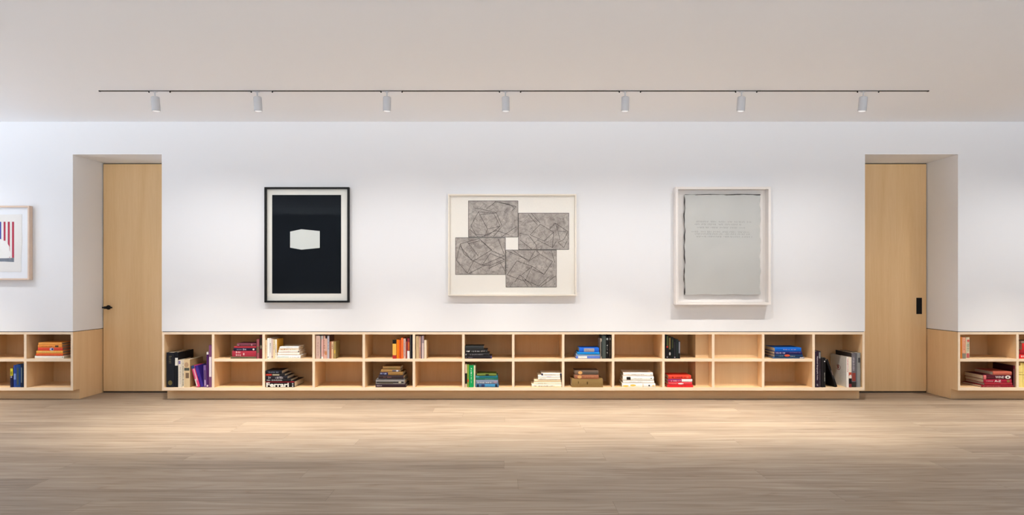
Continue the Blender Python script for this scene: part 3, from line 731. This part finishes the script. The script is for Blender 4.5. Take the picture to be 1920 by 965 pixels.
# --- bay 7
G = 'books in the seventh bay'
stack('black stack, seventh bay', G, M_, [
 (871.8, 922, 5, .2, '#1d1b22', 'black book with purple end', [('band', .97, 1, 0, 1, '#4a3f80'), ('ink', .02, .3, .25, .7, '#6a6470')]),
 (872, 917.5, 5.4, .19, '#252427', 'charcoal book with dim grey lettering', [('disc', .02, .06, .2, .8, '#a0a0a0'), ('ink', .2, .75, .25, .7, '#77757a')]),
 (872, 914, 6.4, .19, '#1b1b1d', 'black book with bright white lettering', [('ink', .06, .24, .3, .8, '#e0e0e0'), ('ink', .3, .68, .3, .7, '#b0b0b4'), ('ink', .7, .98, .3, .8, '#88807c')]),
 (872, 907, 6.8, .18, '#2f3335', 'plain dark slate book', []),
])
row('', G, B_, [
 (871.8, 875.8, 682, .18, '#ccb69e', 'beige and black thin book leftmost beside the green books', [('band', 0, 1, .15, .6, '#242020')]),
 (876, 879.4, 683, .19, '#7b9e3e', 'lime green thin book with red spot', [('disc', .1, .9, .23, .36, '#cc4a24')]),
 (879.6, 888, 684.3, .2, '#0f9a54', 'bright green book with white upright lettering', [('ink', .35, .65, .5, .88, '#d8f0dc'), ('ink', .4, .62, .18, .48, '#b8e0c0')]),
 (888.2, 891.2, 684.5, .2, '#c8c8a8', 'pale green grey book right of the bright green one', []),
])
stack('teal stack', G, B_, [
 (891.8, 935, 6.6, .21, '#3f6c94', 'blue book with dark patches', [('band', .06, .14, .1, .9, '#1c2438'), ('band', .25, .38, .1, .9, '#28345c'), ('band', .42, .84, .2, .9, '#4490c0'), ('band', .85, .94, .1, .9, '#1a2434')]),
 (892.2, 934, 7.3, .21, '#7c8aa0', 'grey blue book with white lettering', [('ink', .08, .7, .15, .5, '#dfe3e8'), ('disc', .8, .95, .2, .7, '#a48ca4')]),
 (892.2, 933.5, 3.8, .2, '#1f6654', 'dark green thin book', [('ink', .4, .8, .3, .6, '#78a894')]),
 (892.2, 933, 4, .2, '#26788c', 'teal book', [('band', 0, .15, .2, .8, '#4ca0ac')]),
 (894, 930.5, 3.6, .19, '#6a7c38', 'mossy green book with black patch', [('band', .45, .62, .1, .9, '#191c14')]),
])
# --- bay 8 lower
G = 'pale stacked books in the eighth bay'
stack('cream stack, eighth bay', G, B_, [
 (997, 1053, 5.5, .24, '#ecdcc6', 'cream book with dark lettering', [('ink', .08, .75, .25, .7, '#8c7c74')]),
 (1001.3, 1052.5, 4, .23, '#e8dac4', 'cream book with faint lettering', [('ink', .15, .45, .3, .7, '#a49c88')]),
 (1001.5, 1052, 4.4, .22, '#dac6a4', 'beige book', [('band', .2, .4, .2, .7, '#e8d8b4'), ('band', .62, .75, .3, .8, '#e8d4ac')]),
 (1009, 1050.5, 4.5, .22, '#e6dfd2', 'off-white book', [('ink', .06, .35, .4, .8, '#b4aca8')]),
 (1009, 1050, 3.8, .21, '#e6e8dc', 'greenish white book', [('band', .4, .6, .2, .8, '#dcd6e0')]),
 (1015, 1053, 4.2, .21, '#e6e0d2', 'white book with navy ends', [('band', 0, .08, 0, 1, '#25244e'), ('band', .92, 1, 0, 1, '#14173a'), ('ink', .12, .7, .2, .5, '#8c8c80')]),
])
# --- bay 9
G = 'books in the ninth bay'
stack('blue stack, ninth bay', G, M_, [
 (1080, 1125, 5, .2, '#5c7aca', 'periwinkle book with white label', [('band', .09, .46, .1, .9, '#eceae8')]),
 (1080.5, 1125, 3, .2, '#93aac4', 'thin light blue book', []),
 (1082.3, 1124, 4, .19, '#1583cc', 'azure book', []),
 (1086, 1123, 8.4, .19, '#1d62cc', 'royal blue book with grey label', [('band', .24, .76, .1, .88, '#a59ea4'), ('ink', .28, .72, .4, .6, '#7c7680')]),
])
row('', G, M_, [
 (1125.6, 1128.3, 634.2, .19, '#a89a8a', 'beige and black patterned thin book beside the blue stack', [('band', .4, 1, .1, .85, '#2a2a2c')]),
 (1128.6, 1136, 628.5, .2, '#4b5452', 'dark grey green standing book in the ninth bay', [('band', .1, .2, 0, 1, '#3a4240')]),
 (1136.3, 1141, 628.7, .2, '#161617', 'black standing book with white lettering in the ninth bay', [('disc', .1, .9, .8, .9, '#a0a4a4'), ('ink', .3, .75, .2, .6, '#c8c8c4')]),
 (1141.2, 1146, 628.6, .2, '#241c18', 'black speckled standing book against right divider of ninth bay', [('disc', .3, .8, .8, .9, '#88847c'), ('ink', .3, .7, .1, .7, '#5c4c3c')]),
])
stack('brown stack, ninth bay', G, B_, [
 (1072, 1130.5, 16, .23, '#907548', 'thick olive brown boxed book', [('ink', .2, .32, .45, .75, '#5a4626'), ('ink', .48, .56, .35, .75, '#5a4626')]),
 (1077, 1122.3, 7.4, .2, '#a0664a', 'rust brown book with tan oval', [('disc', .12, .3, .1, .9, '#d8a468'), ('ink', .38, .95, .35, .65, '#c08860')]),
 (1077.5, 1122, 8, .2, '#6f5a4c', 'taupe book with tan oval', [('disc', .14, .32, .12, .9, '#dca868'), ('band', .36, .98, .2, .8, '#5c5046')]),
])
# --- bay 10 lower
stack('white stack, tenth bay', 'white stacked books in the tenth bay', B_, [
 (1166.5, 1228.3, 7.3, .27, '#efe9e0', 'white book with yellow curves', [('disc', .02, .2, .15, .55, '#e6b84c'), ('disc', .24, .42, .3, .75, '#e8bc4a'), ('disc', .79, .84, .3, .7, '#221c1a'), ('disc', .9, .98, .2, .7, '#e8c48c'), ('band', .62, .64, .05, .95, '#d8b894')]),
 (1168, 1226, 5.4, .25, '#e4e0da', 'plain white book with small grey lettering', [('ink', .2, .62, .4, .7, '#a8a09c')]),
 (1168, 1225.3, 8, .25, '#ece7de', 'white book with black square', [('band', .12, .25, .15, .85, '#1c1b1a'), ('ink', .35, .62, .4, .6, '#c8c0b8'), ('disc', .9, .935, .4, .7, '#5a5a5a')]),
 (1168.8, 1223.8, 6.6, .25, '#e6ded4', 'off-white book with faint lettering', [('ink', .08, .7, .35, .65, '#b8aaa4'), ('disc', .93, .95, .3, .7, '#808080')]),
], yaw=-.05)
# --- bay 11
G = 'black books in the eleventh bay'
row('', G, M_, [
 (1246.6, 1248.2, 626.9, .19, '#121113', 'thin black book against left divider of eleventh bay', []),
 (1248.5, 1253, 628.4, .19, '#17141a', 'black book with green top and red dot in eleventh bay', [('band', .3, .9, .55, .98, '#4c5430'), ('disc', .15, .9, .46, .55, '#c03830'), ('disc', .2, .85, .03, .1, '#787478')]),
 (1253.2, 1258.2, 631, .19, '#151515', 'black book with gold upper spine in eleventh bay', [('band', .15, .85, .42, .95, '#6c5e38'), ('disc', .2, .8, .15, .3, '#b0b0b0')]),
 (1258.4, 1262.8, 632, .19, '#161c1e', 'black green book in middle of eleventh bay row', [('band', .3, .85, .5, .9, '#3c4028')]),
 (1263, 1267.3, 635.2, .18, '#1c1b1f', 'black book with grey dot at foot in eleventh bay', [('band', .2, .7, .1, .85, '#2a2a30'), ('disc', .2, .8, .03, .1, '#8c848c')]),
 (1267.5, 1271.8, 636, .18, '#242a2a', 'dark slate green book in eleventh bay', [('ink', .4, .7, .2, .8, '#384444')]),
 (1272, 1275.5, 639, .18, '#1a191b', 'shortest black book with grey panel, right end of eleventh bay row', [('band', .2, .9, .3, .95, '#86868e')]),
])
stack('red stack, eleventh bay', 'red stacked books in the eleventh bay', B_, [
 (1251.2, 1299.5, 4.3, .21, '#d8262b', 'vivid red book', [('ink', .5, .75, .4, .7, '#8c1c1c')]),
 (1253, 1297.6, 5.5, .2, '#d63a42', 'red book with white oval', [('disc', .4, .64, .25, .75, '#f0dede'), ('ink', .05, .36, .35, .65, '#e88c8c')]),
 (1252.6, 1298, 5.8, .2, '#b02b54', 'magenta book with white label', [('band', 0, .55, .75, 1, '#6c2c70'), ('ink', .05, .52, .2, .65, '#e4a4b0'), ('band', .56, 1, .05, .95, '#ece8e6')]),
 (1253.2, 1295.6, 7, .2, '#d8402e', 'orange red book with dark lettering', [('ink', .15, .78, .25, .7, '#7a1c18'), ('disc', .8, .9, .2, .8, '#e06a50')]),
])
# --- bay 13 upper
stack('blue stack, thirteenth bay', 'blue stacked books in the thirteenth bay', M_, [
 (1449.5, 1508, 2.8, .24, '#40628e', 'thin steel blue book with white corner', [('band', .86, .98, .2, .9, '#d8d0d8')]),
 (1452, 1505, 5.3, .26, '#18365e', 'navy book with coral wedge', [('disc', .34, .54, .2, 1, '#d0593c'), ('ink', .14, .32, .25, .6, '#7ca0a8'), ('ink', .55, .74, .15, .5, '#b4c4c8')]),
 (1452, 1503.5, 5.2, .26, '#24205e', 'indigo book with white lettering', [('ink', .04, .4, .2, .85, '#a8a4c8'), ('ink', .55, .95, .5, .8, '#7c6c94')]),
 (1452.7, 1502, 7.4, .26, '#0d5cb8', 'bright blue book', [('ink', .32, .82, .35, .7, '#9c94c8'), ('band', .06, .3, .45, .52, '#0a3a78')]),
])
# --- bay 14 (tall, beside the right door)
G = 'books in the tall bay beside the right door'
row('', G, B_, [
 (1527.9, 1535.2, 658.3, .24, '#2d1d2f', 'aubergine book lettered National Geographic Index in right tall bay', [('text', .35, .72, .2, .86, '#d9d2d8', 'National Geographic Index', .01), ('ink', .3, .75, .04, .12, '#a49ca4')]),
 (1535.5, 1539.3, 658, .24, '#352b33', 'slim plum grey book with pale top in right tall bay', [('band', 0, .8, .8, .97, '#8a8a8c'), ('ink', .3, .7, .05, .5, '#6c6268')]),
 (1539.6, 1543, 671.3, .2, '#211e20', 'short blackish brown book in right tall bay', []),
 (1543.2, 1548.2, 670.5, .2, '#191718', 'short black book with white dot near top, right tall bay', [('disc', .35, .75, .86, .9, '#e8e8e8'), ('ink', .4, .7, .2, .5, '#a8a8a0')]),
 (1566.6, 1570.8, 671.5, .22, '#0f0e0f', 'black book leaning left onto dark books, right tall bay', [('band', .2, 1, .3, .42, '#2c2c2c'), ('band', .5, 1, .42, .6, '#6e5c54')], dict(lean=-.34)),
 (1586.8, 1591, 669, .35, '#dcd8d2', 'white book with red ring on its broad cover', [('ink', .2, .8, .5, .95, '#c87878')], dict(side='#cfccc6')),
 (1591.2, 1596.6, 669.5, .22, '#d9cdbd', 'cream book with red and black lower spine, right tall bay', [('band', 0, 1, .38, .5, '#c05a44'), ('band', 0, 1, .1, .3, '#1c1818'), ('disc', .1, .9, .33, .42, '#e8dcd8'), ('band', 0, 1, 0, .12, '#7c2c30')]),
 (1596.8, 1605.6, 661.5, .34, '#6c686e', 'grey speckled book with brick red lower spine, right tall bay', [('ink', .15, .6, .48, .88, '#a4a0a8'), ('band', .1, .85, .18, .42, '#8c4038'), ('band', 0, 1, 0, .16, '#34302e')], dict(side='#3a3536')),
 (1606, 1613.6, 661.3, .33, '#8c8d8a', 'light grey book beside the right end panel', [('band', .35, .95, .72, .86, '#4e4e50'), ('band', 0, .2, 0, 1, '#77787c')]),
])
# ring emblem on the white book's broad cover
for wb in [o for o in bpy.data.objects if o.get('label', '').startswith('white book with red ring')]:
    xw = -(X(1591, .016) - X(1586.8, .016)) / 2 + .0004 - .0012
    bm = bm_new(); n = 26
    for k in range(n - 5):
        a1_, a2_ = .6 + k * 2 * math.pi / n, .6 + (k + 1) * 2 * math.pi / n
        p = [(.17 + r * 1.5 * math.cos(a), .20 + r * math.sin(a)) for r, a in ((.024, a1_), (.024, a2_), (.030, a2_), (.030, a1_))]
        bm.faces.new([bm.verts.new((xw, y_, z_)) for y_, z_ in p])
    p = [(.16, .185), (.185, .185), (.19, .215), (.165, .225)]
    bm.faces.new([bm.verts.new((xw, y_, z_)) for y_, z_ in p])
    obj('emblem', bm, flat('#8e3226', .6, 0, .03), wb)
# --- left bookcase
stack('orange stack, left bookcase', 'orange books in the left bookcase', M_, [
 (65.5, 119.5, 5.2, .23, '#eae3d9', 'white book', [('disc', .95, .97, .3, .7, '#6c6460')]),
 (67.8, 118.3, 4.4, .22, '#d95a30', 'red orange book', [('ink', .1, .8, .3, .6, '#e88850')], dict(page='#8c7a6a')),
 (68.5, 118, 5.2, .22, '#e4a548', 'yellow orange book', [('ink', .1, .9, .4, .8, '#ecd090')], dict(page='#8c7a6a')),
 (71, 116.8, 5.8, .21, '#d64c38', 'red book with blue oval', [('disc', .48, .66, .05, .95, '#b8c0e0'), ('disc', .56, .64, .2, .8, '#283068')], dict(page='#8c7a6a')),
 (71, 116.3, 5.2, .21, '#e08d40', 'orange book with dark label', [('band', .72, .86, .2, .8, '#5c4838'), ('ink', .15, .6, .3, .6, '#b85c28')], dict(page='#8c7a6a')),
 (72, 115.8, 4.3, .21, '#e49c4c', 'light orange book', [], dict(page='#8c7a6a')),
])
row('', 'blue books in the left bookcase', B_, [
 (19, 24.5, 690.3, .17, '#1c1b3c', 'navy book with yellow top, leftmost of the blue books', [('band', .05, .95, .62, 1, '#d8cc3c'), ('band', .2, .8, .66, .84, '#8c8a20'), ('disc', .2, .8, .5, .6, '#a8a0b0')]),
 (25, 30, 684.3, .18, '#2b4796', 'medium blue book with pale blue band, left bookcase', [('band', .1, .9, .35, .62, '#7c96d0')]),
 (30.3, 38.4, 682.8, .19, '#20437f', 'widest blue book with grey green upright panel, left bookcase', [('band', .2, .65, .12, .85, '#3c4c50')]),
 (38.7, 44.6, 682, .19, '#16243f', 'dark navy book with grey strip against divider, left bookcase', [('band', .2, .55, .2, .85, '#5c7080')]),
])
# --- right bookcase
row('', 'upright books in the right bookcase', M_, [
 (1800.4, 1803.6, 631, .17, '#c97a34', 'orange brown thin book against left panel of right bookcase', []),
 (1803.9, 1810.5, 632, .17, '#dba184', 'salmon book with grey foot, right bookcase', [('band', 0, 1, 0, .25, '#8c8878'), ('ink', .3, .6, .4, .9, '#c87860')]),
 (1810.8, 1817.4, 632, .17, '#cfc3a6', 'multicoloured speckled book, right bookcase upper shelf', [('disc', .2, .9, .78, .9, '#d05c54'), ('band', .1, .9, .04, .25, '#c86460'), ('ink', .2, .8, .3, .75, '#8c9c8c')]),
])
stack('wine red stack', 'wine red books in the right bookcase', B_, [
 (1840, 1899.5, 4, .3, '#8c1e2c', 'deep red book', [('ink', .05, .6, .4, .65, '#d8a8a0')]),
 (1846, 1898, 4.6, .29, '#a12533', 'red book', [('ink', .2, .8, .4, .5, '#c86c6c')]),
 (1844.5, 1896.5, 6.4, .29, '#a8203a', 'crimson book lettered A-Z', [('text', .38, .62, .22, .82, '#f0e6e2', 'A-Z', .03), ('ink', .08, .35, .3, .65, '#d8a0a4'), ('disc', .82, .94, .1, .9, '#8c6c3c')]),
 (1843.5, 1896.5, 8, .29, '#551826', 'maroon book lettered WINE', [('band', 0, .1, .02, .98, '#d87474'), ('text', .42, .72, .25, .8, '#e8dcd8', 'WINE', .01), ('disc', .76, .96, .12, .92, '#e4dcd6'), ('disc', .83, .89, .3, .7, '#100c0c'), ('ink', .12, .38, .35, .5, '#8c4448')]),
 (1862, 1896.8, 6.6, .28, '#b3604e', 'salmon red shorter book', []),
])
row('', 'standing books in the right bookcase', B_, [
 (1900.1, 1904.9, 685, .3, '#621a24', 'tall wine red standing book against divider in right bookcase', [('band', .1, .35, .05, .85, '#7c7470')], dict(side='#3c1018')),
])
stack('bright red stack at right edge', 'bright red books at the right edge', M_, [
 (1911, 1962, 8.2, .22, '#d8282c', 'bright red book with white lettering', [('ink', .06, .6, .3, .75, '#f0dcdc')]),
 (1911.5, 1960, 7.6, .22, '#a81f2b', 'crimson book', [('ink', .3, .8, .4, .6, '#d87878')]),
 (1916, 1958, 13, .2, '#cc2c2c', 'thick red book', []),
 (1914, 1955, 4, .2, '#9a8878', 'grey beige book', []),
])
row('', 'yellow books at the right edge', B_, [
 (1911, 1918.5, 679.5, .24, '#e2cf80', 'pale yellow standing book with fine lines at right edge', [('band', 0, 1, .5, .52, '#a8904c'), ('band', 0, 1, .6, .615, '#b89c58'), ('band', 0, .3, .88, .98, '#a06c3c')]),
 (1918.8, 1926.5, 680, .24, '#dfca76', 'outer pale yellow book cut by the right edge', [('band', 0, 1, .5, .52, '#a8904c')]),
])
